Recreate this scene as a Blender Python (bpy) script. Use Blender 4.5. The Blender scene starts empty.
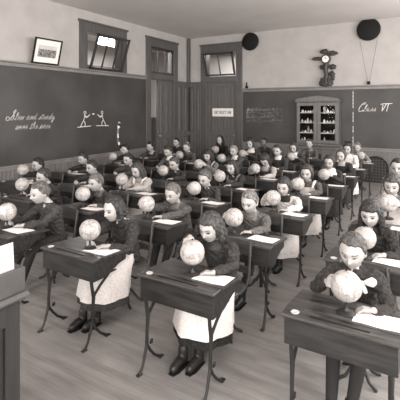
import bpy, math, random
import numpy as np
from mathutils import Vector, Matrix

rnd = random.Random(6)
SC = bpy.context.scene
COL = SC.collection

# ------------------------------------------------------------------ camera
cam_d = bpy.data.cameras.new('camera')
cam = bpy.data.objects.new('camera', cam_d); COL.objects.link(cam)
cam.location = (0, 0, 1.88)
cam.rotation_euler = (math.radians(90), 0, math.radians(31))
cam_d.sensor_width = 36; cam_d.lens = 36
cam_d.shift_y = -0.23
cam_d.clip_start = 0.05
SC.camera = cam
# ------------------------------------------------------------------ world, lights, exposure
W = bpy.data.worlds.new('world'); SC.world = W; W.use_nodes = True
W.node_tree.nodes['Background'].inputs[0].default_value = (0.95, 0.94, 0.92, 1)
W.node_tree.nodes['Background'].inputs[1].default_value = 1.0
SC.view_settings.view_transform = 'Standard'
SC.view_settings.look = 'None'
SC.view_settings.exposure = 0.84
SC.view_settings.gamma = 1.0
SC.view_settings.use_curve_mapping = False

def area(name, loc, rot, sx, sy, power, col=(1, .98, .95)):
    l = bpy.data.lights.new(name, 'AREA'); l.shape = 'RECTANGLE'; l.size = sx; l.size_y = sy
    l.energy = power; l.color = col
    o = bpy.data.objects.new(name, l); COL.objects.link(o); o.location = loc; o.rotation_euler = rot
    return o
RX = 2.0          # right (window) wall
FY = -3.0         # wall behind the camera
WIN_Y = [-1.2, 1.3, 3.8, 6.3, 8.8]
for i, y in enumerate(WIN_Y):      # daylight entering each tall window of the right wall
    area('daylight', (RX + .02, y, 2.45), (0, math.radians(90), 0), 2.3, 1.3, 88)
for x in (-5.4, -2.6, .2):         # windows of the wall behind the camera
    area('daylight', (x, FY - .02, 2.45), (math.radians(90), 0, 0), 1.3, 2.3, 115)
area('hall_daylight', (-8.2, 8.8, 3.8), (0, 0, 0), 1.2, 3, 130)
area('hall_daylight', (-5.9, 12.0, 3.8), (0, 0, 0), 1.6, .8, 40)

# ------------------------------------------------------------------ materials
SEP = (1.0, .93, .895)       # warm black-and-white print tone
def tone(v):
    return (v * SEP[0], v * SEP[1], v * SEP[2], 1)
_m = {}
def mat(name, v, rough=.6, var=.0, vscale=8, stretch=(1, 1, 1), bump=0, bscale=60, spec=.5, metal=0, coat=0, dist=.004):
    if name in _m: return _m[name]
    m = bpy.data.materials.new(name); m.use_nodes = True
    nt = m.node_tree; N = nt.nodes; L = nt.links
    b = N['Principled BSDF']
    b.inputs['Roughness'].default_value = rough
    b.inputs['Metallic'].default_value = metal
    b.inputs['Specular IOR Level'].default_value = spec
    b.inputs['Coat Weight'].default_value = coat
    b.inputs['Base Color'].default_value = tone(v)
    if var or bump:
        tc = N.new('ShaderNodeTexCoord'); mp = N.new('ShaderNodeMapping')
        mp.inputs['Scale'].default_value = stretch
        L.new(tc.outputs['Object'], mp.inputs['Vector'])
    if var:
        n = N.new('ShaderNodeTexNoise'); n.inputs['Scale'].default_value = vscale; n.inputs['Detail'].default_value = 5
        L.new(mp.outputs[0], n.inputs['Vector'])
        r = N.new('ShaderNodeValToRGB')
        r.color_ramp.elements[0].position = .3; r.color_ramp.elements[1].position = .7
        r.color_ramp.elements[0].color = tone(v * (1 - var)); r.color_ramp.elements[1].color = tone(v * (1 + var))
        L.new(n.outputs['Fac'], r.inputs[0]); L.new(r.outputs[0], b.inputs['Base Color'])
    if bump:
        n2 = N.new('ShaderNodeTexNoise'); n2.inputs['Scale'].default_value = bscale; n2.inputs['Detail'].default_value = 4
        L.new(mp.outputs[0], n2.inputs['Vector'])
        bp = N.new('ShaderNodeBump'); bp.inputs['Strength'].default_value = bump; bp.inputs['Distance'].default_value = dist
        L.new(n2.outputs['Fac'], bp.inputs['Height']); L.new(bp.outputs[0], b.inputs['Normal'])
    _m[name] = m
    return m

M_plaster = mat('plaster', .41, .9, .07, 3, bump=.3, bscale=90)
M_ceiling = mat('ceiling_plaster', .62, .9, .04, 1.5)
M_board = mat('slate', .046, .5, .35, 1.4, bump=.15, bscale=120, spec=.45)
M_wain = mat('wainscot_wood', .16, .5, .2, 5, (8, 8, .6))
M_trim = mat('trim_wood', .085, .4, .25, 5, (8, 8, .6))
M_rail = mat('rail_wood', .20, .45, .15, 5)
M_door = mat('door_wood', .10, .4, .2, 5, (8, 8, .6))
M_dark = mat('dark_sash_wood', .03, .4)
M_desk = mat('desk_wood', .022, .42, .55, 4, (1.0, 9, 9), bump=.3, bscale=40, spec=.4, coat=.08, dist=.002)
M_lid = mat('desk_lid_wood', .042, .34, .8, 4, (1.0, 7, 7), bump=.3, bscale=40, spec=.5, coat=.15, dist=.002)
M_iron = mat('cast_iron', .018, .5, .2, 20, spec=.4)
M_seat = mat('seat_wood', .05, .42, .3, 6, (1, 8, 8), coat=.1)
M_paper = mat('paper', .82, .8)
M_chalk = mat('chalk', .85, .95)
M_skin = mat('skin', .345, .6, .08, 14)
M_skin2 = mat('dark_skin', .11, .5, .06, 14)
M_eye = mat('eye', .035, .3)
M_brow = mat('eyebrow', .07, .8)
M_lip = mat('lip', .19, .5)
M_ink = mat('ink_line', .06, .8)
M_brass = mat('brass', .35, .3, metal=.9)
M_black = mat('black_paint', .008, .7, spec=.25)
M_white = mat('white_enamel', .8, .3)
M_shoe = mat('shoe_leather', .015, .42, .3, 30, bump=.3, bscale=60)
M_stock = mat('stocking_knit', .014, .9, bump=.4, bscale=300)
def cloth(v):
    k_ = v * 1.1 if v < .055 else (v * 1.3 if v < .15 else min(v * 1.12, .74))
    return mat('cloth_%03d' % round(v * 1000), k_, .95, .42 if v < .15 else .12, 55, bump=.7, bscale=45, spec=.08, dist=.006)
def hairm(v):
    return mat('hair_%03d' % round(v * 1000), v * .8, .5, .6, 9, (6, 6, 1.3), bump=.8, bscale=14, spec=.3, dist=.008)

def glass():
    m = bpy.data.materials.new('window_glass'); m.use_nodes = True
    b = m.node_tree.nodes['Principled BSDF']
    b.inputs['Transmission Weight'].default_value = 1; b.inputs['Roughness'].default_value = .02
    b.inputs['IOR'].default_value = 1.06; b.inputs['Base Color'].default_value = (.95, .95, .95, 1)
    return m
M_glass = glass()

def floor_mat():
    m = bpy.data.materials.new('floor_boards'); m.use_nodes = True
    nt = m.node_tree; N = nt.nodes; L = nt.links; b = N['Principled BSDF']
    tc = N.new('ShaderNodeTexCoord'); mp = N.new('ShaderNodeMapping')
    mp.inputs['Rotation'].default_value = (0, 0, 0)
    L.new(tc.outputs['Object'], mp.inputs[0])
    br = N.new('ShaderNodeTexBrick'); br.inputs['Scale'].default_value = 1
    br.inputs['Brick Width'].default_value = 3.2; br.inputs['Row Height'].default_value = .065
    br.inputs['Mortar Size'].default_value = .0035; br.offset = .37
    br.inputs['Color1'].default_value = tone(.215); br.inputs['Color2'].default_value = tone(.235)
    br.inputs['Mortar'].default_value = tone(.19)
    L.new(mp.outputs[0], br.inputs['Vector'])
    n = N.new('ShaderNodeTexNoise'); n.inputs['Scale'].default_value = 2.2; n.inputs['Detail'].default_value = 6
    mp2 = N.new('ShaderNodeMapping'); mp2.inputs['Scale'].default_value = (1, 5, 1)
    L.new(tc.outputs['Object'], mp2.inputs[0]); L.new(mp2.outputs[0], n.inputs[0])
    r = N.new('ShaderNodeValToRGB'); r.color_ramp.elements[0].position = .3; r.color_ramp.elements[1].position = .72
    r.color_ramp.elements[0].color = (.72, .72, .72, 1); r.color_ramp.elements[1].color = (1.22, 1.22, 1.22, 1)
    L.new(n.outputs[0], r.inputs[0])
    mx = N.new('ShaderNodeMix'); mx.data_type = 'RGBA'; mx.blend_type = 'MULTIPLY'; mx.inputs[0].default_value = 1
    L.new(br.outputs[0], mx.inputs[6]); L.new(r.outputs[0], mx.inputs[7]); L.new(mx.outputs[2], b.inputs['Base Color'])
    b.inputs['Roughness'].default_value = .5
    bp = N.new('ShaderNodeBump'); bp.inputs['Strength'].default_value = .25; bp.inputs['Distance'].default_value = .003
    L.new(br.outputs['Fac'], bp.inputs['Height']); bp.invert = True; L.new(bp.outputs[0], b.inputs['Normal'])
    return m
M_floor = floor_mat()

def globe_mat():
    m = bpy.data.materials.new('globe_print'); m.use_nodes = True
    nt = m.node_tree; N = nt.nodes; L = nt.links; b = N['Principled BSDF']
    b.inputs['Roughness'].default_value = .4
    tc = N.new('ShaderNodeTexCoord'); sx = N.new('ShaderNodeSeparateXYZ'); L.new(tc.outputs['Object'], sx.inputs[0])
    def mth(op, a, bb=None, cc=None):
        n = N.new('ShaderNodeMath'); n.operation = op
        for i, v in enumerate((a, bb, cc)):
            if v is None: continue
            if isinstance(v, (int, float)): n.inputs[i].default_value = v
            else: L.new(v, n.inputs[i])
        return n.outputs[0]
    def line(v, w):
        fr = mth('FRACT', v); d = mth('ABSOLUTE', mth('SUBTRACT', fr, .5)); return mth('LESS_THAN', d, w)
    lon = mth('MULTIPLY', mth('ARCTAN2', sx.outputs[1], sx.outputs[0]), 12 / (2 * math.pi))
    lat = mth('MULTIPLY', mth('ARCSINE', mth('DIVIDE', sx.outputs[2], .0885)), 9 / math.pi)
    ln = mth('MAXIMUM', line(lon, .035), line(lat, .03))
    n = N.new('ShaderNodeTexNoise'); n.inputs['Scale'].default_value = 11; n.inputs['Detail'].default_value = 6
    L.new(tc.outputs['Object'], n.inputs[0])
    r = N.new('ShaderNodeValToRGB')
    e = r.color_ramp.elements
    e[0].position = .47; e[0].color = tone(.44); e[1].position = .50; e[1].color = tone(.26)
    e2 = e.new(.53); e2.color = tone(.36)
    e3 = e.new(.49); e3.color = tone(.17)
    L.new(n.outputs[0], r.inputs[0])
    mx = N.new('ShaderNodeMix'); mx.data_type = 'RGBA'; L.new(mth('MULTIPLY', ln, .65), mx.inputs[0])
    L.new(r.outputs[0], mx.inputs[6]); mx.inputs[7].default_value = tone(.12)
    L.new(mx.outputs[2], b.inputs['Base Color'])
    return m
M_globe = globe_mat()

# ------------------------------------------------------------------ mesh helpers
class MB:
    def __init__(s): s.v = []; s.f = []; s.mi = []
    def add(s, v, f, mi=0):
        n = len(s.v); s.v += [tuple(p) for p in v]; s.f += [tuple(i + n for i in q) for q in f]; s.mi += [mi] * len(f)
        return s
    def box(s, x0, x1, y0, y1, z0, z1, b=0.0, mi=0):
        x0, x1 = sorted((x0, x1)); y0, y1 = sorted((y0, y1)); z0, z1 = sorted((z0, z1))
        if b <= 0:
            v = [(x, y, z) for z in (z0, z1) for y in (y0, y1) for x in (x0, x1)]
            return s.add(v, [(0, 2, 3, 1), (4, 5, 7, 6), (0, 1, 5, 4), (2, 6, 7, 3), (0, 4, 6, 2), (1, 3, 7, 5)], mi)
        b = min(b, (x1 - x0) * .45, (y1 - y0) * .45, (z1 - z0) * .45)
        v = []; idx = {}
        for i, (sx, X) in enumerate(((-1, x0), (1, x1))):
            for j, (sy, Y) in enumerate(((-1, y0), (1, y1))):
                for k, (sz, Z) in enumerate(((-1, z0), (1, z1))):
                    for ax in range(3):
                        p = [X - sx * b, Y - sy * b, Z - sz * b]; p[ax] = (X, Y, Z)[ax]
                        idx[i, j, k, ax] = len(v); v.append(tuple(p))
        f = []
        for ax in range(3):
            o = [a for a in range(3) if a != ax]
            for e in (0, 1):
                q = []
                for a_, b_ in ((0, 0), (1, 0), (1, 1), (0, 1)):
                    key = [0, 0, 0]; key[ax] = e; key[o[0]] = a_; key[o[1]] = b_
                    q.append(idx[key[0], key[1], key[2], ax])
                f.append(tuple(q))
        for ax in range(3):
            o = [a for a in range(3) if a != ax]
            for a_ in (0, 1):
                for b_ in (0, 1):
                    k0 = [0, 0, 0]; k0[o[0]] = a_; k0[o[1]] = b_; k1 = list(k0); k1[ax] = 1
                    f.append((idx[(*k0, o[0])], idx[(*k1, o[0])], idx[(*k1, o[1])], idx[(*k0, o[1])]))
        for i in (0, 1):
            for j in (0, 1):
                for k in (0, 1): f.append((idx[i, j, k, 0], idx[i, j, k, 1], idx[i, j, k, 2]))
        return s.add(v, f, mi)
    def prism(s, pts, axis, a0, a1, mi=0):
        """polygon pts (2-D, in the two other axes in order) extruded along axis"""
        v = []
        for a in (a0, a1):
            for p in pts:
                q = list(p); q.insert(axis, a); v.append(tuple(q))
        n = len(pts)
        f = [tuple(range(n)), tuple(range(2 * n - 1, n - 1, -1))] + [(i, (i + 1) % n, (i + 1) % n + n, i + n) for i in range(n)]
        return s.add(v, f, mi)
    def tube(s, pts, rad, n=10, flat=False, ell=None, mi=0, caps=3):
        """tapered tube along pts; rounded ends unless flat; ell=(axis vector, factor) squashes the section"""
        P = [Vector(p) for p in pts]
        R = list(rad) if hasattr(rad, '__len__') else [rad] * len(P)
        if not flat:
            d0 = (P[0] - P[1]).normalized(); d1 = (P[-1] - P[-2]).normalized()
            a = []; ra = []
            for k in range(caps, 0, -1):
                t = math.pi / 2 * k / (caps + .35); a.append(P[0] + d0 * R[0] * math.sin(t)); ra.append(R[0] * math.cos(t))
            b = []; rb = []
            for k in range(1, caps + 1):
                t = math.pi / 2 * k / (caps + .35); b.append(P[-1] + d1 * R[-1] * math.sin(t)); rb.append(R[-1] * math.cos(t))
            P = a + P + b; R = ra + R + rb
        ref = None; v = []
        for i, p in enumerate(P):
            t = (P[min(i + 1, len(P) - 1)] - P[max(i - 1, 0)]).normalized()
            if ref is None:
                ref = t.cross(Vector((0, 0, 1)))
                if ref.length < .15: ref = Vector((1, 0, 0))
                ref = (ref - t * ref.dot(t)).normalized()
            else: ref = (ref - t * ref.dot(t)).normalized()
            w = t.cross(ref)
            for k in range(n):
                a = 2 * math.pi * k / n
                q = (ref * math.cos(a) + w * math.sin(a)) * R[i]
                if ell: ax = Vector(ell[0]).normalized(); q = q + ax * q.dot(ax) * (ell[1] - 1)
                v.append(tuple(p + q))
        f = []
        for i in range(len(P) - 1):
            for k in range(n):
                f.append((i * n + k, i * n + (k + 1) % n, (i + 1) * n + (k + 1) % n, (i + 1) * n + k))
        m = (len(P) - 1) * n
        f.append(tuple(range(n - 1, -1, -1))); f.append(tuple(m + k for k in range(n)))
        return s.add(v, f, mi)
    def loft(s, rings, n=20, mi=0):
        """rings: (cx, cy, z, rx, ry) stacked"""
        v = []; f = []
        for (cx, cy, z, rx, ry) in rings:
            for k in range(n):
                a = 2 * math.pi * k / n
                v.append((cx + rx * math.cos(a), cy + ry * math.sin(a), z))
        for i in range(len(rings) - 1):
            for k in range(n): f.append((i * n + k, i * n + (k + 1) % n, (i + 1) * n + (k + 1) % n, (i + 1) * n + k))
        m = (len(rings) - 1) * n
        f.append(tuple(range(n - 1, -1, -1))); f.append(tuple(m + k for k in range(n)))
        return s.add(v, f, mi)
    def ball(s, c, r, n=16, m=10, mi=0, R=None):
        rx, ry, rz = r if hasattr(r, '__len__') else (r, r, r)
        v = [(0, 0, rz)]
        for i in range(1, m):
            t = math.pi * i / m
            for k in range(n):
                a = 2 * math.pi * k / n; v.append((rx * math.sin(t) * math.cos(a), ry * math.sin(t) * math.sin(a), rz * math.cos(t)))
        v.append((0, 0, -rz)); f = []
        for k in range(n): f.append((0, 1 + k, 1 + (k + 1) % n))
        for i in range(m - 2):
            for k in range(n): f.append((1 + i * n + k, 1 + (i + 1) * n + k, 1 + (i + 1) * n + (k + 1) % n, 1 + i * n + (k + 1) % n))
        l = len(v) - 1
        for k in range(n): f.append((l, 1 + (m - 2) * n + (k + 1) % n, 1 + (m - 2) * n + k))
        c = Vector(c)
        if R is not None: v = [tuple(R @ Vector(p) + c) for p in v]
        else: v = [(p[0] + c.x, p[1] + c.y, p[2] + c.z) for p in v]
        return s.add(v, f, mi)
    def lathe(s, prof, c=(0, 0, 0), n=24, mi=0):
        return s.loft([(c[0], c[1], c[2] + z, max(r, .0004), max(r, .0004)) for r, z in prof], n, mi)
    def xform(s, M_):
        s.v = [tuple(M_ @ Vector(p)) for p in s.v]; return s

def fixn(me):
    import bmesh
    bm = bmesh.new(); bm.from_mesh(me); bmesh.ops.recalc_face_normals(bm, faces=bm.faces); bm.to_mesh(me); bm.free()

def build(name, mb, mats, parent=None, smooth=False, kind=None, label=None, cat=None, group=None, loc=None, angle=38):
    me = bpy.data.meshes.new(name); me.from_pydata(mb.v, [], mb.f); fixn(me)
    ms = mats if isinstance(mats, (list, tuple)) else [mats]
    for m in ms: me.materials.append(m)
    if len(ms) > 1: me.polygons.foreach_set('material_index', mb.mi)
    if smooth:
        me.polygons.foreach_set('use_smooth', [True] * len(me.polygons))
        me.set_sharp_from_angle(angle=math.radians(angle))
    o = bpy.data.objects.new(name, me); COL.objects.link(o)
    if parent: o.parent = parent
    if loc: o.location = loc
    tag(o, label, cat, group, kind)
    return o
def tag(o, label=None, cat=None, group=None, kind=None):
    if label: o['label'] = label
    if cat: o['category'] = cat
    if group: o['group'] = group
    if kind: o['kind'] = kind
    return o
def empty(name, loc, rz=0, label=None, cat=None, group=None):
    o = bpy.data.objects.new(name, None); COL.objects.link(o); o.location = loc; o.rotation_euler = (0, 0, rz)
    o.empty_display_size = .1
    return tag(o, label, cat, group)
def copy_tree(o, parent=None):
    c = o.copy(); COL.objects.link(c)
    if parent: c.parent = parent
    for ch in list(o.children): copy_tree(ch, c)
    return c
_tmp = bpy.data.objects.new('union_work', bpy.data.meshes.new('union_work'))
def union(name, mb, voxel, mats, parent=None, smooth=2, noise=0, nscale=.05, label=None, paint=None, seed=0):
    """many overlapping closed pieces grown into ONE continuous skin"""
    me = bpy.data.meshes.new(name); me.from_pydata(mb.v, [], mb.f); fixn(me)
    o = bpy.data.objects.new(name, me); COL.objects.link(o)
    r = o.modifiers.new('r', 'REMESH'); r.mode = 'VOXEL'; r.voxel_size = voxel; r.use_smooth_shade = True
    if smooth:
        s_ = o.modifiers.new('s', 'SMOOTH'); s_.iterations = smooth; s_.factor = .5
    dg = bpy.context.evaluated_depsgraph_get(); dg.update()
    nm = bpy.data.meshes.new_from_object(o.evaluated_get(dg)); nm.name = name
    o.modifiers.clear(); o.data = nm; bpy.data.meshes.remove(me)
    n = len(nm.vertices); co = np.empty(n * 3); nm.vertices.foreach_get('co', co); co = co.reshape(-1, 3)
    if noise:
        no = np.empty(n * 3); nm.vertices.foreach_get('normal', no); no = no.reshape(-1, 3)
        q = co / nscale + seed * 3.7
        w = (np.sin(q[:, 0] * 1.3 + 2 * np.sin(q[:, 2] * .7)) * np.sin(q[:, 1] * 1.1 + q[:, 2] * 1.7 + 1.5 * np.sin(q[:, 0])) +
             .5 * np.sin(q[:, 2] * 2.6 + q[:, 0] * 1.9 + 2 * np.sin(q[:, 1] * 1.4)))
        co = co + no * (w * noise)[:, None]; nm.vertices.foreach_set('co', co.ravel())
    nm.polygons.foreach_set('use_smooth', [True] * len(nm.polygons))
    for m in (mats if isinstance(mats, (list, tuple)) else [mats]): nm.materials.append(m)
    if paint is not None:
        c = np.empty(len(nm.polygons) * 3); nm.polygons.foreach_get('center', c)
        nm.polygons.foreach_set('material_index', paint(c.reshape(-1, 3)).astype(int))
    nm.update()
    if parent: o.parent = parent
    if label: o['label'] = label
    return o

# ------------------------------------------------------------------ room shell
XL, YB, H = -7.0, 10.95, 4.12
def struct(name, mb, m, **k): return build(name, mb, m, kind='structure', **k)
struct('floor', MB().box(-10.2, RX + .2, FY - .2, 13.2, -.1, 0), M_floor)
struct('ceiling', MB().box(-10.2, RX + .2, FY - .2, 13.2, H, H + .1), M_ceiling)
# left wall with a hopper window and a double door
w = MB()
def wall_x(w, x0, x1, y0, y1, holes):
    ys = y0
    for (a, b, z0, z1) in sorted(holes):
        w.box(x0, x1, ys, a, 0, H)
        if z0 > 0: w.box(x0, x1, a, b, 0, z0)
        if z1 < H: w.box(x0, x1, a, b, z1, H)
        ys = b
    w.box(x0, x1, ys, y1, 0, H)
def wall_y(w, y0, y1, x0, x1, holes):
    xs = x0
    for (a, b, z0, z1) in sorted(holes):
        w.box(xs, a, y0, y1, 0, H)
        if z0 > 0: w.box(a, b, y0, y1, 0, z0)
        if z1 < H: w.box(a, b, y0, y1, z1, H)
        xs = b
    w.box(xs, x1, y0, y1, 0, H)
wall_x(w, XL - .2, XL, FY, YB, [(6.55, 7.72, 2.86, 3.66), (8.93, 10.06, 0, 3.66)])
struct('wall_left', w, M_plaster)
w = MB(); wall_y(w, YB, YB + .2, XL - .2, RX + .2, [(-6.34, -5.29, 0, 3.62)]); struct('wall_back', w, M_plaster)
w = MB(); wall_x(w, RX, RX + .2, FY, YB, [(y - .65, y + .65, 1.3, 3.6) for y in WIN_Y]); struct('wall_right', w, M_plaster)
w = MB(); wall_y(w, FY - .2, FY, XL - .2, RX + .2, [(x - .65, x + .65, 1.3, 3.6) for x in (-5.4, -2.6, .2)]); struct('wall_front', w, M_plaster)
w = MB(); w.box(-10.2, -10, FY, 13.2, 1.5, H); w.box(-10.0, RX, 13.0, 13.2, 1.5, H); w.box(-10.2, XL - .2, 4.4, 4.6, 0, H)
struct('wall_hall', w, M_plaster)
w = MB(); w.box(-10.2, -9.98, FY, 13.2, 0, 1.5); w.box(-10.0, RX, 12.98, 13.2, 0, 1.5); struct('trim_9', w, M_trim)
# window sashes of the daylight windows behind and beside the camera
def plain_window(name, c, axis):
    w = MB(); cx, cy = c
    def bx(a0, a1, z0, z1, d=.03):
        if axis == 'y': w.box(cx + .10 - d, cx + .10 + d, cy + a0, cy + a1, z0, z1)
        else: w.box(cx + a0, cx + a1, cy - .10 - d, cy - .10 + d, z0, z1)
    for a in (-.65, .59): bx(a, a + .06, 1.3, 3.6)
    for z in (1.3, 2.42, 3.54): bx(-.65, .65, z, z + .06)
    bx(-.02, .02, 1.3, 3.6, .02)
    struct(name, w, M_white)
k = 2
for y in WIN_Y: plain_window('window_%d' % k, (RX, y), 'y'); k += 1
for x in (-5.4, -2.6, .2): plain_window('window_%d' % k, (x, FY), 'x'); k += 1

def beadboard(mb, axis, fixed, a0, a1, z0, z1, dirn, step=.085, t=.02):
    a = a0
    while a < a1 - 1e-4:
        b = min(a + step, a1)
        if axis == 'y': mb.box(fixed, fixed + dirn * t, a + .004, b - .004, z0, z1)
        else: mb.box(a + .004, b - .004, fixed, fixed + dirn * t, z0, z1)
        a = b
    if axis == 'y': mb.box(fixed, fixed + dirn * t * .5, a0, a1, z0, z1)
    else: mb.box(a0, a1, fixed, fixed + dirn * t * .5, z0, z1)
ZL, ZLt = .79, 2.67      # left board: bottom, top
w = MB(); beadboard(w, 'y', XL, FY, 8.72, .12, ZL - .06, 1); struct('trim_1', w, M_wain)
w = MB(); w.box(XL, XL + .035, FY, 8.72, 0, .14, .008); struct('baseboard_left', w, M_trim)
w = MB(); w.box(XL, XL + .04, FY, 8.72, ZL - .09, ZL - .03, .006); w.box(XL, XL + .075, FY, 8.72, ZL - .03, ZL, .006); struct('trim_2', w, M_rail)
w = MB(); w.box(XL, XL + .045, FY, 8.72, ZLt, ZLt + .07, .006); w.box(XL, XL + .10, FY, 8.72, ZLt + .07, ZLt + .10, .006); struct('trim_3', w, M_rail)
ZB, ZBt = .87, 2.36
w = MB(); beadboard(w, 'x', YB, -5.09, RX, .12, ZB - .06, -1); struct('trim_4', w, M_wain)
w = MB(); w.box(-5.09, RX, YB - .035, YB, 0, .14, .008); struct('baseboard_back', w, M_trim)
w = MB(); w.box(-5.09, RX, YB - .04, YB, ZB - .09, ZB - .03, .006); w.box(-5.09, RX, YB - .075, YB, ZB - .03, ZB, .006); struct('trim_5', w, M_rail)
w = MB(); w.box(-5.09, RX, YB - .045, YB, ZBt, ZBt + .07, .006); w.box(-5.09, RX, YB - .10, YB, ZBt + .07, ZBt + .10, .006); struct('trim_6', w, M_rail)

# ---- hopper window in the left wall
win = empty('window_1', (XL, 7.13, 2.76)); win['kind'] = 'structure'
w = MB()
for (a, b, z0, z1) in ((6.34, 6.57, 2.78, 3.87), (7.70, 7.92, 2.78, 3.87), (6.34, 7.92, 3.64, 3.87), (6.34, 7.92, 2.77, 2.88)):
    e_ = .004 if b - a > 1 else 0
    w.box(XL - .196 - e_, XL + .035 - e_, a + (e_ > 0) * .004, b - (e_ > 0) * .004, z0, z1, .003)
w.box(XL, XL + .06, 6.30, 7.96, 3.85, 3.90, .008)
w.xform(Matrix.Translation((-XL, -7.13, -2.76))); build('window_frame', w, M_trim, win)
def sash(parent, width, height, mats, mun=2, th=.055, name='sash', pane=True):
    w = MB(); h2 = width / 2
    w.box(-h2, -h2 + th, -.02, .02, 0, height, .004); w.box(h2 - th, h2, -.02, .02, 0, height, .004)
    w.box(-h2, h2, -.02, .02, 0, th, .004); w.box(-h2, h2, -.02, .02, height - th, height, .004)
    for i in range(mun):
        x = -h2 + width * (i + 1) / (mun + 1); w.box(x - .013, x + .013, -.015, .015, th, height - th)
    o = build(name, w, mats, parent)
    if pane:
        g = MB().box(-h2 + th - .01, h2 - th + .01, -.003, .003, th - .01, height - th + .01); build('pane', g, M_glass, o)
    return o
s = sash(win, 1.10, .84, M_dark)
s.rotation_euler = (math.radians(19), 0, math.radians(90)); s.location = (.06, 7.15 - 7.13, 2.79 - 2.76)

# ---- double door in the left wall, one leaf shut
d1 = empty('door_1', (XL, 9.5, 0)); d1['kind'] = 'structure'
w = MB()
w.box(-.2, .035, 8.72 - 9.5, 8.94 - 9.5, 0, 3.86, .006); w.box(-.2, .035, 10.05 - 9.5, 10.27 - 9.5, 0, 3.86, .006)
w.box(-.19, .030, 8.724 - 9.5, 10.266 - 9.5, 3.62, 3.855, .003); w.box(-.19, .026, 8.94 - 9.5, 10.05 - 9.5, 2.70, 2.86, .006)
w.box(0, .06, 8.69 - 9.5, 10.30 - 9.5, 3.84, 3.89, .008)
build('door_frame', w, M_trim, d1)
s = sash(d1, 1.09, .74, M_dark, name='transom'); s.rotation_euler = (0, 0, math.radians(90)); s.location = (-.03, 0, 2.87)
def leaf(parent, width, height, cols, rows, m, name='door_leaf', deep=.02):
    """door leaf, x along width, front face toward -y"""
    w = MB(); w.box(-width / 2, width / 2, -.01, .03, 0, height)
    st = .11; n = cols; pw = (width - st * (n + 1)) / n if n == 1 else (width - .11 * 2 - .07 * (n - 1)) / n
    w.box(-width / 2, -width / 2 + .11, -.028, 0, 0, height, .004); w.box(width / 2 - .11, width / 2, -.028, 0, 0, height, .004)
    for i in range(1, n):
        x = -width / 2 + .11 + i * pw + (i - .5) * .07; w.box(x - .035, x + .035, -.028, 0, 0, height, .004)
    zs = [0] + list(rows) + [height]
    for z, t in [(0, .2), (height - .12, .12)] + [(r, .14) for r in rows]: w.box(-width / 2, width / 2, -.027, 0, z, z + t, .004)
    edges = [.2] + [e for r in rows for e in (r, r + .14)] + [height - .12]
    for i in range(n):
        x = -width / 2 + .11 + i * (pw + .07)
        for a, b in zip(edges[::2], edges[1::2]): w.box(x + .02, x + pw - .02, -.022, 0, a + .025, b - .025, .012)
    return build(name, w, m, parent)
l = leaf(d1, .72, 2.69, 2, (.95,), M_door); l.rotation_euler = (0, 0, math.radians(90)); l.location = (-.06, 9.69 - 9.5, .01)
hn = MB().ball((-.31, -.07, 1.05), .03).tube([(-.31, -.02, 1.05), (-.31, -.06, 1.05)], .012); build('door_knob', hn, M_brass, l, True)

# ---- door in the back wall with open transom and notice
d2 = empty('door_2', (-5.815, YB, 0)); d2['kind'] = 'structure'
w = MB()
for a in (-.725, .515): w.box(a, a + .21, -.035, .2, 0, 3.85, .006)
w.box(-.721, .721, -.030, .19, 3.60, 3.845, .003); w.box(-.53, .53, -.026, .19, 2.68, 2.86, .006); w.box(-.76, .76, -.06, 0, 3.83, 3.88, .008)
build('door_frame', w, M_trim, d2)
l = leaf(d2, 1.04, 2.67, 4, (1.0,), M_door); l.location = (0, .04, .01)
build('door_knob', MB().ball((.46, -.07, 1.05), .03).tube([(.46, -.02, 1.05), (.46, -.06, 1.05)], .012), M_brass, l, True)
s = sash(d2, 1.02, .72, M_dark, mun=1, name='transom'); s.rotation_euler = (math.radians(17), 0, 0); s.location = (0, -.04, 2.88)

# ---- tall panelling in the corner and the pipe casing above it
def panelling(mb, axis, fixed, a0, a1, dirn, cols):
    H_ = 2.69
    def bx(a, b, z0, z1, t, bev=.004):
        if axis == 'y': mb.box(fixed, fixed + dirn * t, a, b, z0, z1, bev)
        else: mb.box(a, b, fixed, fixed + dirn * t, z0, z1, bev)
    bx(a0, a1, 0, H_, .02, 0)
    wd = (a1 - a0) / cols
    for i in range(cols + 1):
        a = a0 + i * wd; bx(max(a - .045, a0), min(a + .045, a1), 0, H_, .045)
    for z, t in ((0, .2), (1.0, .12), (H_ - .14, .14)): bx(a0, a1, z, z + t, .044)
    bx(a0, a1, H_ - .02, H_ + .02, .07)
    for i in range(cols):
        for z0, z1 in ((.24, .96), (1.16, H_ - .18)): bx(a0 + i * wd + .08, a0 + (i + 1) * wd - .08, z0, z1, .035, .012)
w = MB(); panelling(w, 'y', XL, 10.27, YB, 1, 2); panelling(w, 'x', YB, XL, -6.54, -1, 2); struct('trim_7', w, M_door)
w = MB(); w.box(XL, XL + .07, 10.80, YB, 2.71, H, .01); struct('trim_8', w, M_trim)

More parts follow.
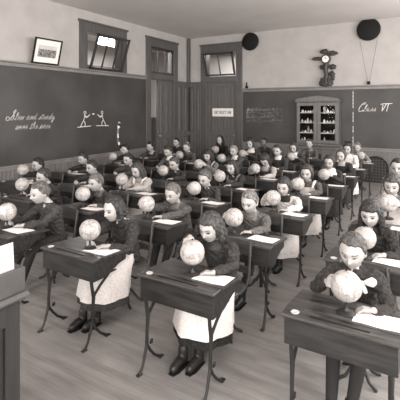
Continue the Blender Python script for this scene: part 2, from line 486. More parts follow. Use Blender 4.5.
# ------------------------------------------------------------------ chalk handwriting
G = {
 'a': [(0,0),(.3,.2),(.75,.95),(.4,1),(.1,.5),(.25,.02),(.55,.2),(.8,1),(.75,.3),(.9,0),(1.15,.25)],
 'b': [(0,0),(.3,.8),(.5,1.9),(.3,2),(.2,1.2),(.2,.2),(.5,0),(.75,.5),(.6,.9),(.75,.8),(1.1,.8)],
 'c': [(0,0),(.3,.4),(.7,.9),(.45,1),(.15,.5),(.3,.02),(.6,.05),(.9,.3)],
 'd': [(0,0),(.3,.2),(.75,.95),(.4,1),(.1,.5),(.25,.02),(.55,.2),(.95,2),(.75,.5),(.85,0),(1.15,.25)],
 'e': [(0,0),(.4,.3),(.65,.8),(.45,1),(.2,.6),(.25,.08),(.5,0),(.85,.3)],
 'f': [(0,0),(.35,.7),(.6,1.9),(.4,2),(.3,1),(.2,-.9),(.4,-.8),(.4,.1),(.85,.3)],
 'g': [(0,0),(.3,.2),(.75,.95),(.4,1),(.1,.5),(.25,.02),(.55,.2),(.8,1),(.6,-.7),(.3,-.9),(.4,-.3),(1.1,.25)],
 'h': [(0,0),(.35,.8),(.55,1.9),(.38,2),(.25,1),(.15,0),(.35,.7),(.65,1),(.75,.7),(.7,.1),(.85,0),(1.1,.25)],
 'i': [(0,0),(.3,.5),(.42,1),(.35,.3),(.45,0),(.7,.25)],
 'k': [(0,0),(.35,.8),(.55,1.9),(.38,2),(.25,1),(.15,0),(.4,.7),(.75,.95),(.4,.5),(.8,0),(1.1,.25)],
 'l': [(0,0),(.35,.8),(.6,1.9),(.42,2),(.28,1),(.3,.1),(.5,0),(.75,.25)],
 'm': [(0,0),(.2,.8),(.32,1),(.28,0),(.5,.9),(.65,1),(.62,0),(.85,.9),(1,1),(1,.1),(1.15,0),(1.35,.25)],
 'n': [(0,0),(.2,.8),(.32,1),(.28,0),(.5,.9),(.7,1),(.7,.1),(.85,0),(1.05,.25)],
 'o': [(0,0),(.3,.5),(.6,1),(.25,.9),(.12,.4),(.35,0),(.65,.4),(.6,.95),(.95,.85)],
 'p': [(0,0),(.3,.8),(.35,1),(.1,-.9),(.3,.5),(.6,1),(.75,.6),(.5,.05),(.3,.1),(.95,.25)],
 'r': [(0,0),(.25,.8),(.35,1.1),(.45,.9),(.7,.9),(.62,.2),(.75,0),(.95,.25)],
 's': [(0,0),(.4,.7),(.5,1.1),(.6,.5),(.5,.05),(.2,.08),(.5,0),(.8,.25)],
 't': [(0,0),(.35,.7),(.55,1.6),(.4,.6),(.4,.1),(.55,0),(.8,.25)],
 'u': [(0,0),(.2,.6),(.3,1),(.25,.2),(.45,0),(.7,.4),(.8,1),(.75,.2),(.9,0),(1.1,.25)],
 'v': [(0,0),(.2,.8),(.35,1),(.35,.1),(.55,.1),(.7,.9),(1,.85)],
 'w': [(0,0),(.2,.8),(.3,1),(.28,.1),(.5,.05),(.65,.9),(.65,.1),(.9,.1),(1,.9),(1.3,.85)],
 'y': [(0,0),(.2,.7),(.3,1),(.3,.3),(.5,.1),(.8,1),(.6,-.7),(.3,-.9),(.4,-.3),(1.05,.25)],
 'S': [(-1.3,.1),(-1.0,-.25),(-.2,0),(.5,1.2),(1.0,2.6),(.8,2.9),(.45,2.2),(.9,1.1),(.9,.2),(.3,-.1),(-.3,.4),(-1.1,.9),(-1.3,.3)],
 'C': [(.9,2.1),(1.3,2.4),(1.2,2.7),(.6,2.3),(.05,1.1),(.3,.05),(.9,.1),(1.3,.5)],
 'V': [(0,2.0),(.5,2.05),(.55,1),(.55,0),(1.0,1),(1.4,2.05)],
 'I': [(.5,2.05),(.4,1),(.3,0)],
 'M': [(0,0),(.3,1.2),(.5,2.1),(.5,.1),(1,2.0),(1.05,.1),(1.3,0),(1.5,.25)],
 'B': [(.3,0),(.5,2.1),(1,2.0),(.95,1.2),(.5,1.1),(1.1,.9),(1.0,.1),(.3,0),(1.3,.25)],
 'F': [(.1,0),(.5,1.8),(.1,1.9),(1.2,2.1)],
}
ADV = {'S': 1.5, 'C': 1.4, 'V': 1.5, 'I': .7, 'm': 1.35, 'w': 1.3, 'M': 1.5, 'B': 1.3, 'F': 1.1}
def smooth_line(p, n=3):
    out = []
    for i in range(len(p) - 1):
        p0, p1, p2, p3 = p[max(i - 1, 0)], p[i], p[i + 1], p[min(i + 2, len(p) - 1)]
        for k in range(n):
            t = k / n
            out.append(tuple(.5 * (2 * b + (c - a) * t + (2 * a - 5 * b + 4 * c - d) * t * t + (3 * b - a - 3 * c + d) * t ** 3) for a, b, c, d in zip(p0, p1, p2, p3)))
    out.append(p[-1]); return out
def ribbon(mb, pts, wd, to3, th=.004):
    """a chalk stroke: a thin raised band laid along pts on the board"""
    for (a, b) in zip(pts, pts[1:]):
        dx, dy = b[0] - a[0], b[1] - a[1]; L_ = math.hypot(dx, dy)
        if L_ < 1e-5: continue
        nx, ny = -dy / L_ * wd / 2, dx / L_ * wd / 2; ex, ey = dx / L_ * wd * .3, dy / L_ * wd * .3
        q = [(a[0] - ex + nx, a[1] - ey + ny), (b[0] + ex + nx, b[1] + ey + ny), (b[0] + ex - nx, b[1] + ey - ny), (a[0] - ex - nx, a[1] - ey - ny)]
        mb.add([to3(u, v, 0) for u, v in q] + [to3(u, v, th) for u, v in q],
               [(0, 1, 2, 3), (7, 6, 5, 4), (0, 4, 5, 1), (1, 5, 6, 2), (2, 6, 7, 3), (3, 7, 4, 0)])
def write(mb, text, u, v, xh, wd, to3, slant=.35, width=1.0, tilt=0):
    x = 0; cur = []
    def flush():
        if len(cur) > 1:
            pts = [(u + (px + py * slant) * xh * width, v + py * xh + tilt * px * xh * width) for px, py in smooth_line(cur)]
            ribbon(mb, pts, wd, to3)
        cur.clear()
    for ch in text:
        if ch == ' ': flush(); x += .9; continue
        if ch == ',': flush(); ribbon(mb, [(u + x * xh, v + .1 * xh), (u + (x - .2) * xh, v - .3 * xh)], wd, to3); x += .3; continue
        if ch.isupper(): flush()
        cur.extend((px + x, py) for px, py in G[ch])
        if ch == 'F': flush()
        if ch == 't':
            k_ = [(px, py) for px, py in [(x + .15, 1.15), (x + .75, 1.25)]]
            ribbon(mb, [(u + (px + py * slant) * xh * width, v + py * xh) for px, py in k_], wd, to3)
        x += ADV.get(ch, G[ch][-1][0])
        if ch.isupper() : flush()
    flush()
    return x * xh * width

# left blackboard (plane x = XL) and its chalk
t_left = lambda u, v, w_: (XL + .027 + w_, u, v)
bb = build('blackboard', MB().box(XL, XL + .025, FY + .1, 8.70, ZL, ZLt), M_board,
           label='long blackboard on the wall under the framed picture, chalked with a proverb and two figures', cat='blackboard')
w = MB()
write(w, 'Slow and steady', 4.63, 1.66, .064, .0155, t_left, width=1.02, tilt=-.02)
write(w, 'wins the race', 4.75, 1.475, .064, .0155, t_left, width=1.0, tilt=-.02)
build('chalk_writing', w, M_chalk, bb)
w = MB()
def fig(u, flip):
    f_ = -1 if flip else 1
    R_ = lambda p: ribbon(w, [(u + f_ * a * .62, 1.455 + (b - 1.33) * .74) for a, b in p], .013, t_left)
    hd = [(.05 * math.cos(a) + .05, 1.76 + .045 * math.sin(a)) for a in np.linspace(0, 6.3, 10)]
    R_(hd); R_([(.04, 1.72), (.02, 1.60), (-.02, 1.52), (-.16, 1.34)]); R_([(-.02, 1.52), (.06, 1.44), (.05, 1.33)])
    R_([(.03, 1.68), (.15, 1.63), (.30, 1.70)]); R_([(.03, 1.66), (.12, 1.60), (.24, 1.66)]); R_([(-.30, 1.32), (.34, 1.34)])
fig(6.46, False); fig(7.06, True)
ribbon(w, [(6.73, 1.74), (6.77, 1.74)], .03, t_left)
build('chalk_drawing', w, M_chalk, bb)
w = MB(); pts = smooth_line([(7.63, 1.50), (7.60, 1.38), (7.585, 1.2), (7.60, 1.04), (7.66, .90), (7.70, .83)], 4)
for i, (a, b) in enumerate(zip(pts, pts[1:])):
    if i % 5 != 3: ribbon(w, [a, b], .075 if i < 3 else .058, t_left)
build('chalk_drawing', w, M_chalk, bb)
# back blackboards (plane y = YB), meeting at a pale seam
t_back = lambda u, v, w_: (u, YB - .027 - w_, v)
bb1 = build('blackboard', MB().box(-5.07, -1.945, YB - .025, YB, ZB, ZBt), M_board,
            label='back blackboard with four lines of handwriting, behind the glazed specimen case', cat='blackboard')
w = MB()
for i, (ln, x0) in enumerate((('Match the learner to the front', -4.93), ('Both happiness are for good', -4.96), ('For those most think there more', -4.96), ('more true happiness will attend', -4.95))):
    write(w, ln, x0, 1.80 - i * .108, .037, .0135, t_back, width=1.02, slant=.25)
build('chalk_writing', w, M_chalk, bb1)
bb2 = build('blackboard', MB().box(-1.93, RX, YB - .025, YB, ZB, ZBt), M_board,
            label='back blackboard with the chalked class number, above the arched iron grille', cat='blackboard')
w = MB(); write(w, 'Class', -1.82, 1.79, .085, .016, t_back, width=1.0)
write(w, 'VI', -1.30, 1.80, .085, .018, t_back, width=1.0, slant=.15)
ribbon(w, [(-1.26, 1.985), (-1.02, 1.99)], .014, t_back)
build('chalk_writing', w, M_chalk, bb2)
w = MB()
for i in range(16):
    z = ZBt - .05 - i * .09
    if i not in (5, 9, 12): w.box(-1.945, -1.93, YB - .03, YB - .026, z - .07, z)
build('chalk_line', w, M_chalk, bb2)

# notice on the back door
nt_ = build('notice', MB().box(-6.12, -5.40, YB - .012, YB - .004, 1.62, 1.87),
            M_paper, label='white printed notice fixed across the panels of the back door', cat='sign')
SIGN = {'I': [[(.5,0),(.5,1)]], 'N': [[(.1,0),(.1,1),(.9,0),(.9,1)]], 'S': [[(.9,.85),(.5,1),(.1,.75),(.9,.3),(.5,0),(.1,.15)]],
 'T': [[(.5,0),(.5,1)],[(.05,1),(.95,1)]], 'R': [[(.1,0),(.1,1),(.8,.95),(.8,.55),(.1,.5),(.9,0)]], 'U': [[(.1,1),(.1,.1),(.5,0),(.9,.1),(.9,1)]],
 'C': [[(.9,.85),(.5,1),(.1,.5),(.5,0),(.9,.15)]], 'O': [[(.5,1),(.1,.5),(.5,0),(.9,.5),(.5,1)]]}
w = MB(); u = -6.06
for ch in 'INSTRUCTION':
    for st in SIGN[ch]: ribbon(w, [(u + a * .042, 1.70 + b * .09) for a, b in st], .012, lambda a, b, c_: (a, YB - .0125 - c_, b), .002)
    u += .055
build('lettering', w, M_ink, nt_)

# framed picture leaning out from the left wall
pf = empty('framed_picture', (XL + .09, 5.36, 2.775), 0, 'black-framed print with wide white mount, tilting out above the blackboard', 'picture')
P = Matrix.Rotation(math.radians(90), 4, 'Z') @ Matrix.Rotation(math.radians(15), 4, 'X')
w = MB(); a, hh = .325, .52
for q in ((-a, -a + .03, 0, hh), (a - .03, a, 0, hh), (-a, a, 0, .03), (-a, a, hh - .03, hh)): w.box(q[0], q[1], -.03, 0, q[2], q[3], .003)
w.xform(P); build('frame', w, M_black, pf)
w = MB().box(-a + .02, a - .02, -.012, 0, .02, hh - .02).xform(P); build('mount', w, M_paper, pf)
M_print = mat('engraving_print', .22, .9, .85, 22)
w = MB().box(-.215, .215, -.016, -.012, .14, .38).xform(P); build('print', w, M_print, pf)
w = MB().box(-.215, .215, -.0175, -.0135, .30, .38).xform(P); build('print', w, mat('print_sky', .6, .9, .15, 14), pf)

# ------------------------------------------------------------------ back wall objects
def disc(x, z, r, lab, cords=None):
    w = MB()
    prof = [(.01, 0), (r * .55, .004), (r * .9, .012), (r, .03), (r, .05), (r * .93, .06), (.01, .065)]
    w.lathe(prof, n=36); w.xform(Matrix.Rotation(math.radians(90), 4, 'X'))
    root = empty('wall_disc', (x, YB - .09, z), 0, lab, 'disc', 'dark round discs high on the back wall')
    w.v = [(a, b + .06, c) for a, b, c in w.v]
    build('disc_face', w, M_black, root, True)
    build('bracket', MB().tube([(0, .0, 0), (0, .09, 0)], .02, 8, True), M_iron, root)
    if cords:
        for sx in (-1, 1): build('cord', MB().tube([(sx * r * .78, -.0, -r * .62), (sx * .02, .07, cords - z)], .003, 6, True), M_iron, root)
        build('hook', MB().box(-.035, .035, .02, .09, cords - z - .07, cords - z + .01, .01), M_black, root)
disc(-4.81, 3.84, .265, 'dark round disc high on the back wall, beside the door')
disc(-1.56, 3.87, .285, 'dark round disc high on the back wall, with two cords hanging to a hook', 2.55)
build('wall_bracket', MB().box(-4.98, -4.90, YB - .07, YB, 2.46, 2.53, .01).box(-4.96, -4.92, YB - .06, YB - .02, 2.53, 2.60, .01).ball((-4.94, YB - .04, 2.62), .025), M_black,
      label='small dark knob-topped block standing on the board rail next to the back door', cat='bracket')

# carved clock standing on the rail
M_carve = mat('carved_wood', .035, .5, .5, 30, bump=.8, bscale=30)
ck = empty('carved_clock', (-2.61, YB - .05, 2.47), 0, 'dark carved wooden clock with white dial and leaf ornament above the glazed case', 'clock')
def lump(parts, name, vox=.014):
    w = MB()
    for c, r in parts: w.ball(c, tuple(q * 1.15 for q in r), 12, 8)
    return union(name, w, vox, M_carve, ck, 1, .012, .03)
lump([((0, -.03, .08), (.17, .07, .10)), ((-.05, -.04, .16), (.09, .06, .06)), ((.06, -.04, .15), (.08, .06, .05))], 'base')
build('trunk', MB().tube([(-.01, -.03, .15), (.01, -.03, .3), (-.02, -.03, .45), (0, -.03, .6)], [.07, .055, .06, .07], 10), M_carve, ck, True)
for c in (((.16, -.03, .50), (.09, .035, .07)), ((.15, -.03, .32), (.07, .035, .07)), ((-.10, -.03, .50), (.07, .03, .06)), ((-.24, -.03, .74), (.13, .03, .05)), ((.16, -.03, .86), (.13, .035, .06)), ((-.05, -.03, .92), (.10, .035, .06)), ((.17, -.03, .20), (.05, .03, .06))):
    lump([c, ((c[0][0] * .8, c[0][1], c[0][2] + .02), tuple(q * .6 for q in c[1]))], 'leaf_ornament')
w = MB().lathe([(.07, -.01), (.125, -.005), (.13, .02), (.125, .05), (.09, .06)], n=28).xform(Matrix.Translation((0, -.04, .71)) @ Matrix.Rotation(math.radians(90), 4, 'X'))
build('bezel', w, M_carve, ck, True)
w = MB().lathe([(.002, 0), (.088, 0), (.088, .012), (.002, .014)], n=28).xform(Matrix.Translation((0, -.092, .71)) @ Matrix.Rotation(math.radians(90), 4, 'X'))
dl = build('dial', w, M_white, ck)
build('clock_hand', MB().box(-.005, .005, -.112, -.108, .705, .77), M_black, dl); build('clock_hand', MB().box(-.005, .04, -.112, -.108, .705, .715), M_black, dl)

# glazed wall case with specimens
cs = empty('specimen_case', (-2.805, YB, .88), 0, 'pale wooden wall case with two glazed doors and low pediment, under the clock', 'cabinet')
M_case = mat('case_wood', .12, .4, .2, 5, (6, 6, .6))
hw, dp, ht = .555, .24, 1.16
w = MB(); w.box(-hw, -hw + .03, -dp, -.03, 0, ht); w.box(hw - .03, hw, -dp, -.03, 0, ht); 
build('case_back', MB().box(-hw + .002, hw - .002, -.05, -.03, .002, ht - .002), mat('case_lining', .012, .9), cs)
w.box(-hw - .03, hw + .03, -dp - .04, -.03, -.0, .05, .006); w.box(-hw - .03, hw + .03, -dp - .05, -.03, ht, ht + .04, .008); w.box(-.02, .02, -dp, -.06, 0, ht)
build('case_body', w, M_case, cs)
pp = [(-hw - .04, ht + .04), (hw + .04, ht + .04), (hw - .02, ht + .09), (.22, ht + .14), (0, ht + .17), (-.22, ht + .14), (-hw + .02, ht + .09)]
w = MB(); w.prism([(a, b) for a, b in pp], 1, -dp - .04, -.04); build('pediment', w, M_case, cs)
for z in (.33, .60, .87):
    build('shelf', MB().box(-hw + .03, hw - .03, -dp + .03, -.05, z - .009, z + .009), mat('shelf_paint', .6, .5), cs)
for sx in (-1, 1):
    w = MB(); c0, c1 = sorted((sx * .012, sx * (hw - .01)))
    y0 = -dp - .025
    w.box(c0, c0 + .08, y0, -dp, .06, ht - .01, .004); w.box(c1 - .08, c1, y0, -dp, .06, ht - .01, .004)
    w.box(c0 + .003, c1 - .003, y0 + .003, -dp, .063, .15, .003); w.box(c0 + .003, c1 - .003, y0 + .003, -dp, ht - .10, ht - .013, .003)
    d_ = build('glazed_door', w, M_case, cs)
    build('pane', MB().box(c0 + .07, c1 - .07, -dp - .012, -dp - .008, .14, ht - .09), M_glass, d_)
    build('knob', MB().ball((c0 + .04 if sx > 0 else c1 - .04, y0 - .012, .6), .014, 10, 6), M_brass, d_, True)
r2 = random.Random(3); ORD = 'first second third fourth fifth sixth seventh eighth ninth tenth eleventh twelfth'.split()
SPL = {.061: 'bottom board', .34: 'lowest shelf', .61: 'middle shelf', .88: 'top shelf'}
for z in (.061, .34, .61, .88):
    row = 0
    for x0 in (-.46, .13):
        x = x0
        while x < x0 + .31:
            wd = r2.uniform(.027, .04); hgt = r2.uniform(.06, .16); x += wd; row += 1
            o = MB(); jar = r2.random() < .5
            if jar: o.lathe([(wd * .85, 0), (wd * .9, hgt * .1), (wd * .85, hgt * .6), (wd * .4, hgt * .8), (wd * .45, hgt)], n=12)
            else: o.lathe([(wd * .7, 0), (wd, hgt * .15), (wd * 1.0, hgt * .3), (wd * .3, hgt * .5)], n=12); o.ball((0, 0, hgt * .5), (wd * .55, wd * .5, wd * .6), 10, 6)
            ob = build('specimen_jar' if jar else 'specimen_shell', o, M_white if r2.random() < .8 else mat('grey_mineral', .3, .6), None, True, loc=(-2.805 + x, YB - dp + .07 + r2.uniform(0, .05), .88 + z))
            tag(ob, 'small pale %s on the %s of the glazed case, %s in its row' % ('jar' if jar else 'shell', SPL[z], ORD[row - 1]), 'specimen', 'specimens on the %s of the case' % SPL[z])
            x += wd + r2.uniform(.004, .02)

# arched iron grille low in the back wall
gr = empty('arched_grille', (-1.385, YB - .02, 0), 0, 'dark arched iron grille with pierced holes, low on the back wall', 'vent')
def arch(w_, h_, n=14):
    r = w_ / 2
    return [(-r, .0), (r, 0)] + [(r * math.cos(a), h_ - r + r * math.sin(a)) for a in np.linspace(0, math.pi, n)]
build('grille_plate', MB().prism(arch(.52, .64), 1, -.03, 0), mat('grille_iron', .02, .5), gr)
w = MB(); A1 = smooth_line(arch(.54, .655, 12)[1:] + [(-.27, 0)], 2)
w.tube([(a, -.035, b) for a, b in A1], .018, 8); build('grille_rim', w, M_iron, gr, True)
w = MB()
for i in range(-3, 4): w.tube([(i * .07, -.034, .03), (i * .07, -.034, .39 + math.sqrt(max(.0, .25 ** 2 - (i * .07) ** 2)) - .03)], .008, 6)
for j in range(8):
    z = .07 + j * .07; hx = .25 if z < .38 else math.sqrt(max(0, .25 ** 2 - (z - .38) ** 2))
    if hx > .03: w.tube([(-hx, -.036, z), (hx, -.036, z)], .007, 6)
build('lattice', w, mat('lattice_iron', .09, .45), gr, True)

# ------------------------------------------------------------------ teacher's cabinet in the near corner
tc_ = empty('cabinet', (-2.2, .85, 0), 0, 'wooden panelled cabinet with moulded top edge, cut off by the frame near the camera', 'cabinet')
M_cab = mat('cabinet_wood', .022, .4, .25, 5, (6, 6, .6))
w = MB(); w.box(-.5, .355, -.5, .42, 0, .90)
for y in (-.5, .34): w.box(.355, .375, y, y + .08, 0, .90, .004)
w.box(.355, .375, -.06, .0, 0, .90, .004)
for z, t in ((0, .14), (.80, .10)): w.box(.355, .374, -.5, .42, z, z + t, .004)
for a, b in ((-.42, -.06), (0, .34)): w.box(.35, .362, a + .02, b - .02, .16, .78, .006)
build('cabinet_body', w, M_cab, tc_)
w = MB().box(-.53, .37, -.53, .44, .885, .91, .01).box(-.55, .41, -.55, .46, .915, .95, .014); build('cabinet_top', w, mat('cabinet_top_wood', .07, .35, .15, 6), tc_)
tr = empty('paper_rack', (-2.2, .85, .95), 0, 'low wooden rack of drawing sheets standing on the near cabinet', 'rack')
w = MB().box(.36, .38, -.48, .445, 0, .12, .003).box(.20, .22, -.48, .445, 0, .12, .003).box(.22, .36, .425, .445, 0, .118).box(.22, .36, -.48, -.46, 0, .118).box(.21, .37, -.48, .44, 0, .01)
build('rack_body', w, mat('rack_wood', .055, .5, .2, 6), tr)
sh = build('drawing_sheet', MB().prism([(.352, 0), (.354, 0), (.336, .235), (.334, .235)], 1, -.40, .405), mat('drawing_paper', .42, .85, .08, 9), None, loc=(-2.2, .85, .962),
           label='white sheet with faint pencil columns, upright in the rack on the near cabinet', cat='drawing')
w = MB()
for i in range(9):
    y = .1 + i * .03
    f_ = lambda z: .354 - z * .0766 + .0008
    z1 = .16 + .03 * math.sin(i * 1.7)
    w.prism([(f_(.13), .13), (f_(.13) + .0006, .13), (f_(z1) + .0006, z1), (f_(z1), z1)], 1, y, y + .004)
w.prism([(f_(.20), .20), (f_(.20) + .0006, .20), (f_(.204) + .0006, .204), (f_(.204), .204)], 1, 0, .36)
build('pencil_lines', w, mat('pencil', .3, .9), sh)

# ------------------------------------------------------------------ desk, chair, globe, paper-and-sheen sheet prototypes
def lidz(y): return .69 - (.0 if y < .09 else (y - .09) * .085)
def make_desk():
    r = empty('school_desk', (0, 0, 0))
    w = MB()
    pr = [(.005, .672), (.005, .515), (.10, .512), (.17, .52), (.23, .545), (.30, .572), (.385, .582), (.39, .648), (.09, .672)]
    w.prism(pr, 0, -.298, .298)
    w.box(-.300, .300, -.002, .012, .660, .674, .003)
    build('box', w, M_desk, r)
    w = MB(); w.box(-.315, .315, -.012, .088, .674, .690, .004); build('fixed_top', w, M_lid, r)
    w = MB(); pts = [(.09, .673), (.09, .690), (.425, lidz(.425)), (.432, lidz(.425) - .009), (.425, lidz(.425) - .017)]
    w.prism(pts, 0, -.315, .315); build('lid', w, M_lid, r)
    w = MB().box(-.16, .16, .030, .046, .6905, .6925, .001); build('pencil_groove', w, M_black, r)
    w = MB().lathe([(.024, 0), (.026, .004), (.018, .006), (.014, .001)], (-.245, .042, .690), 16); build('inkwell', w, mat('inkwell_glass', .45, .3), r, True)
    for sx in (-1, 1):
        x = sx * .262; w = MB()
        w.tube([(x, .02, .515), (x, .028, .46), (x, .045, .38), (x, .035, .27), (x, .032, .17)], [.013, .013, .015, .012, .013], 8)
        w.tube([(x, .27, .555), (x, .20, .50), (x, .12, .45), (x, .05, .39)], [.010, .011, .011, .012], 8)
        w.tube([(x, .032, .18), (x, .012, .12), (x, -.012, .05), (x, -.045, .008)], [.012, .011, .010, .011], 8)
        w.tube([(x, .032, .18), (x, .07, .12), (x, .12, .06), (x, .19, .010)], [.012, .011, .010, .011], 8)
        w.box(x - .016, x + .016, -.075, -.030, 0, .010, .003); w.box(x - .016, x + .016, .175, .225, 0, .010, .003)
        w.box(x - .008, x + .008, .01, .30, .545 if 0 else .508, .520, .003)
        w.box(x - .006, x + .006, .07, .10, .16, .19, .003)
        build('leg', w, M_iron, r, True)
    return r
def make_chair():
    r = empty('school_chair', (0, 0, 0))
    w = MB(); w.loft([(0, 0, .385, .165, .15), (0, 0, .392, .178, .163), (0, 0, .403, .18, .165), (0, 0, .408, .172, .158)], 28)
    w.v = [(max(-.178, min(.178, a * 1.12)), max(-.162, min(.162, b * 1.12)), c) for a, b, c in w.v]
    build('seat', w, M_seat, r, True)
    w = MB()
    w.tube([(0, .02, .0), (0, .02, .38)], [.02, .016], 10, True)
    for a in (45, 135, 225, 315):
        c, s = math.cos(math.radians(a)), math.sin(math.radians(a))
        w.tube([(0, .02, .16), (c * .05, .02 + s * .05, .10), (c * .11, .02 + s * .10, .03), (c * .17, .02 + s * .13, .010)], [.013, .012, .011, .012], 8)
        w.tube([(0, .02, .30), (c * .07, .02 + s * .06, .35), (c * .13, .02 + s * .11, .38)], [.011, .010, .010], 8)
    build('pedestal', w, M_iron, r, True)
    for sx in (-1, 1): build('back_post', MB().tube([(sx * .155, .13, .385), (sx * .165, .155, .45), (sx * .17, .17, .58), (sx * .16, .205, .73)], [.013, .013, .012, .011], 8), M_seat, r, True)
    for z0, z1, y in ((.62, .745, .192), (.48, .535, .163)):
        w = MB(); n = 8; v = []; f = []
        for i in range(n + 1):
            t = -1 + 2 * i / n; x = t * .178; yy = y + .018 * (1 - t * t)
            top = z1 - .012 * t * t
            for q in ((yy - .007, z0), (yy + .007, z0), (yy + .017, top), (yy + .003, top)): v.append((x, q[0], q[1]))
        for i in range(n):
            for k in range(4): f.append((i * 4 + k, i * 4 + (k + 1) % 4, i * 4 + 4 + (k + 1) % 4, i * 4 + 4 + k))
        f += [(0, 1, 2, 3), tuple(n * 4 + k for k in (3, 2, 1, 0))]
        w.add(v, f); build('back_slat', w, M_seat, r, True)
    return r
GR = .0885
def make_globe():
    r = empty('desk_globe', (0, 0, 0))
    build('ball', MB().ball((0, 0, 0), GR, 32, 20), M_globe, r, True).location = (0, 0, .160)
    build('base', MB().lathe([(.052, 0), (.054, .006), (.045, .013), (.018, .020), (.010, .035), (.008, .060), (.013, .070), (.016, .076)], n=20), M_iron, r, True)
    build('pole_pin', MB().ball((0, 0, .2505), (.006, .006, .008), 10, 6), M_black, r, True)
    return r
def make_paper_sheen():
    w = MB(); n = 6
    v = []; f = []
    for i in range(n + 1):
        for j in range(2):
            x = -.125 + .25 * i / n; y = -.095 + .19 * j
            v += [(x, y, .0012 + .0015 * math.sin(i * 1.3 + j)), (x, y, .0002 + .0015 * math.sin(i * 1.3 + j))]
    for i in range(n):
        a = i * 4; b = a + 4
        f += [(a, b, b + 2, a + 2), (a + 1, a + 3, b + 3, b + 1), (a, a + 1, b + 1, b), (a + 2, b + 2, b + 3, a + 3)]
    f += [(0, 2, 3, 1), (n * 4, n * 4 + 1, n * 4 + 3, n * 4 + 2)]
    w.add(v, f)
    return build('paper_sheen_sheet', w, M_paper)
desk0, chair0, globe0, paper_sheen0 = make_desk(), make_chair(), make_globe(), make_paper_sheen()
_used = {}
def inst(proto, loc, rot, label, cat, group):
    o = proto if not _used.get(proto.name) and not _used.setdefault(proto.name, False) else None
    if o is None: o = copy_tree(proto)
    else: _used[proto.name] = True
    o.location = loc; o.rotation_euler = rot
    for q in [o]: tag(q, label, cat, group)
    return o

# ------------------------------------------------------------------ children
def head_surface(D, off=None):
    x, y, z = D[:, 0], D[:, 1], D[:, 2]
    jaw = np.clip(-z, 0, 1)
    X = x * .073 * (1 - .30 * jaw ** 1.6)
    Y = np.where(y > 0, y * .088 * (1 - .05 * jaw), y * .096 * (1 - .42 * jaw))
    Z = z * .108
    Y = Y + np.where(y > 0, .010 * jaw, 0)
    fr = np.clip((y - .15) / .3, 0, 1)
    g = lambda cx, cz, sx, sz: np.exp(-((X - cx) / sx) ** 2 - ((Z - cz) / sz) ** 2)
    d = (.020 * g(0, -.030, .011, .013) + .010 * g(0, -.012, .008, .018) - .008 * (g(-.030, -.002, .016, .011) + g(.030, -.002, .016, .011))
         + .005 * g(0, .022, .045, .012) + .004 * (g(-.036, -.034, .02, .018) + g(.036, -.034, .02, .018))
         + .007 * g(0, -.060, .017, .007) - .004 * g(0, -.0735, .018, .005) + .006 * g(0, -.090, .016, .012))
    Y = Y + d * fr
    P_ = np.stack([X, Y, Z], 1)
    if off is not None: P_ = P_ + D * off[:, None]
    return P_
def sphere_dirs(n, m):
    v = [(0, 0, 1)]
    for i in range(1, m):
        t = math.pi * i / m
        for k in range(n):
            a = 2 * math.pi * k / n; v.append((math.sin(t) * math.cos(a), math.sin(t) * math.sin(a), math.cos(t)))
    v.append((0, 0, -1)); f = []
    for k in range(n): f.append((0, 1 + k, 1 + (k + 1) % n))
    for i in range(m - 2):
        for k in range(n): f.append((1 + i * n + k, 1 + (i + 1) * n + k, 1 + (i + 1) * n + (k + 1) % n, 1 + i * n + (k + 1) % n))
    l = len(v) - 1
    for k in range(n): f.append((l, 1 + (m - 2) * n + (k + 1) % n, 1 + (m - 2) * n + k))
    return np.array(v), f
HD, HF = sphere_dirs(88, 56)

def ik(a, b, l1, l2, pole):
    a, b, pole = Vector(a), Vector(b), Vector(pole)
    d = b - a; L_ = d.length
    mx = (l1 + l2) * .995
    if L_ > mx: b = a + d * (mx / L_); d = b - a; L_ = mx
    x = (l1 * l1 - l2 * l2 + L_ * L_) / (2 * L_); h_ = math.sqrt(max(0, l1 * l1 - x * x))
    u = d.normalized(); p = pole - u * pole.dot(u); p.normalize()
    return a + u * x + p * h_, b

def hand(mb, wrist, fwd, palm, side, curl=.5, spread=.12, k=1.0):
    """palm plus five bent fingers; palm = direction the palm faces; side=+1 if the thumb lies on fwd x palm side"""
    f_ = Vector(fwd).normalized(); n = Vector(palm); n = (n - f_ * n.dot(f_)).normalized(); s = f_.cross(n) * side
    w0 = Vector(wrist)
    P0 = w0 + f_ * .052 * k
    for q in (-.022, -.008, .008, .022):
        mb.tube([w0 + s * q * .5 * k, P0 + s * q * k], [.011 * k, .0115 * k], 8)
    for i, (q, L_) in enumerate(((.024, .052), (.008, .058), (-.008, .054), (-.023, .043))):
        base = P0 + s * q * k; d = (f_ + s * (q * spread * 22)).normalized(); pts = [base - f_ * .012]; a = .12; p = base; pts.append(p)
        for seg, fr in enumerate((.45, .32, .23)):
            a += curl * (.55 if seg == 0 else .8)
            dd = d * math.cos(a) + n * math.sin(a); p = p + dd * L_ * fr * k; pts.append(p)
        mb.tube(pts, [.0082 * k, .008 * k, .0074 * k, .0068 * k, .006 * k], 7)
    b0 = w0 + f_ * .014 * k + s * .016 * k
    t1 = b0 + (f_ * .55 + s * .75 + n * .25).normalized() * .028 * k
    t2 = t1 + (f_ * .85 + s * .30 + n * .45).normalized() * .022 * k
    t3 = t2 + (f_ * .85 + s * .02 + n * .55).normalized() * .018 * k
    mb.tube([b0, t1, t2, t3], [.011 * k, .009 * k, .008 * k, .0068 * k], 7)

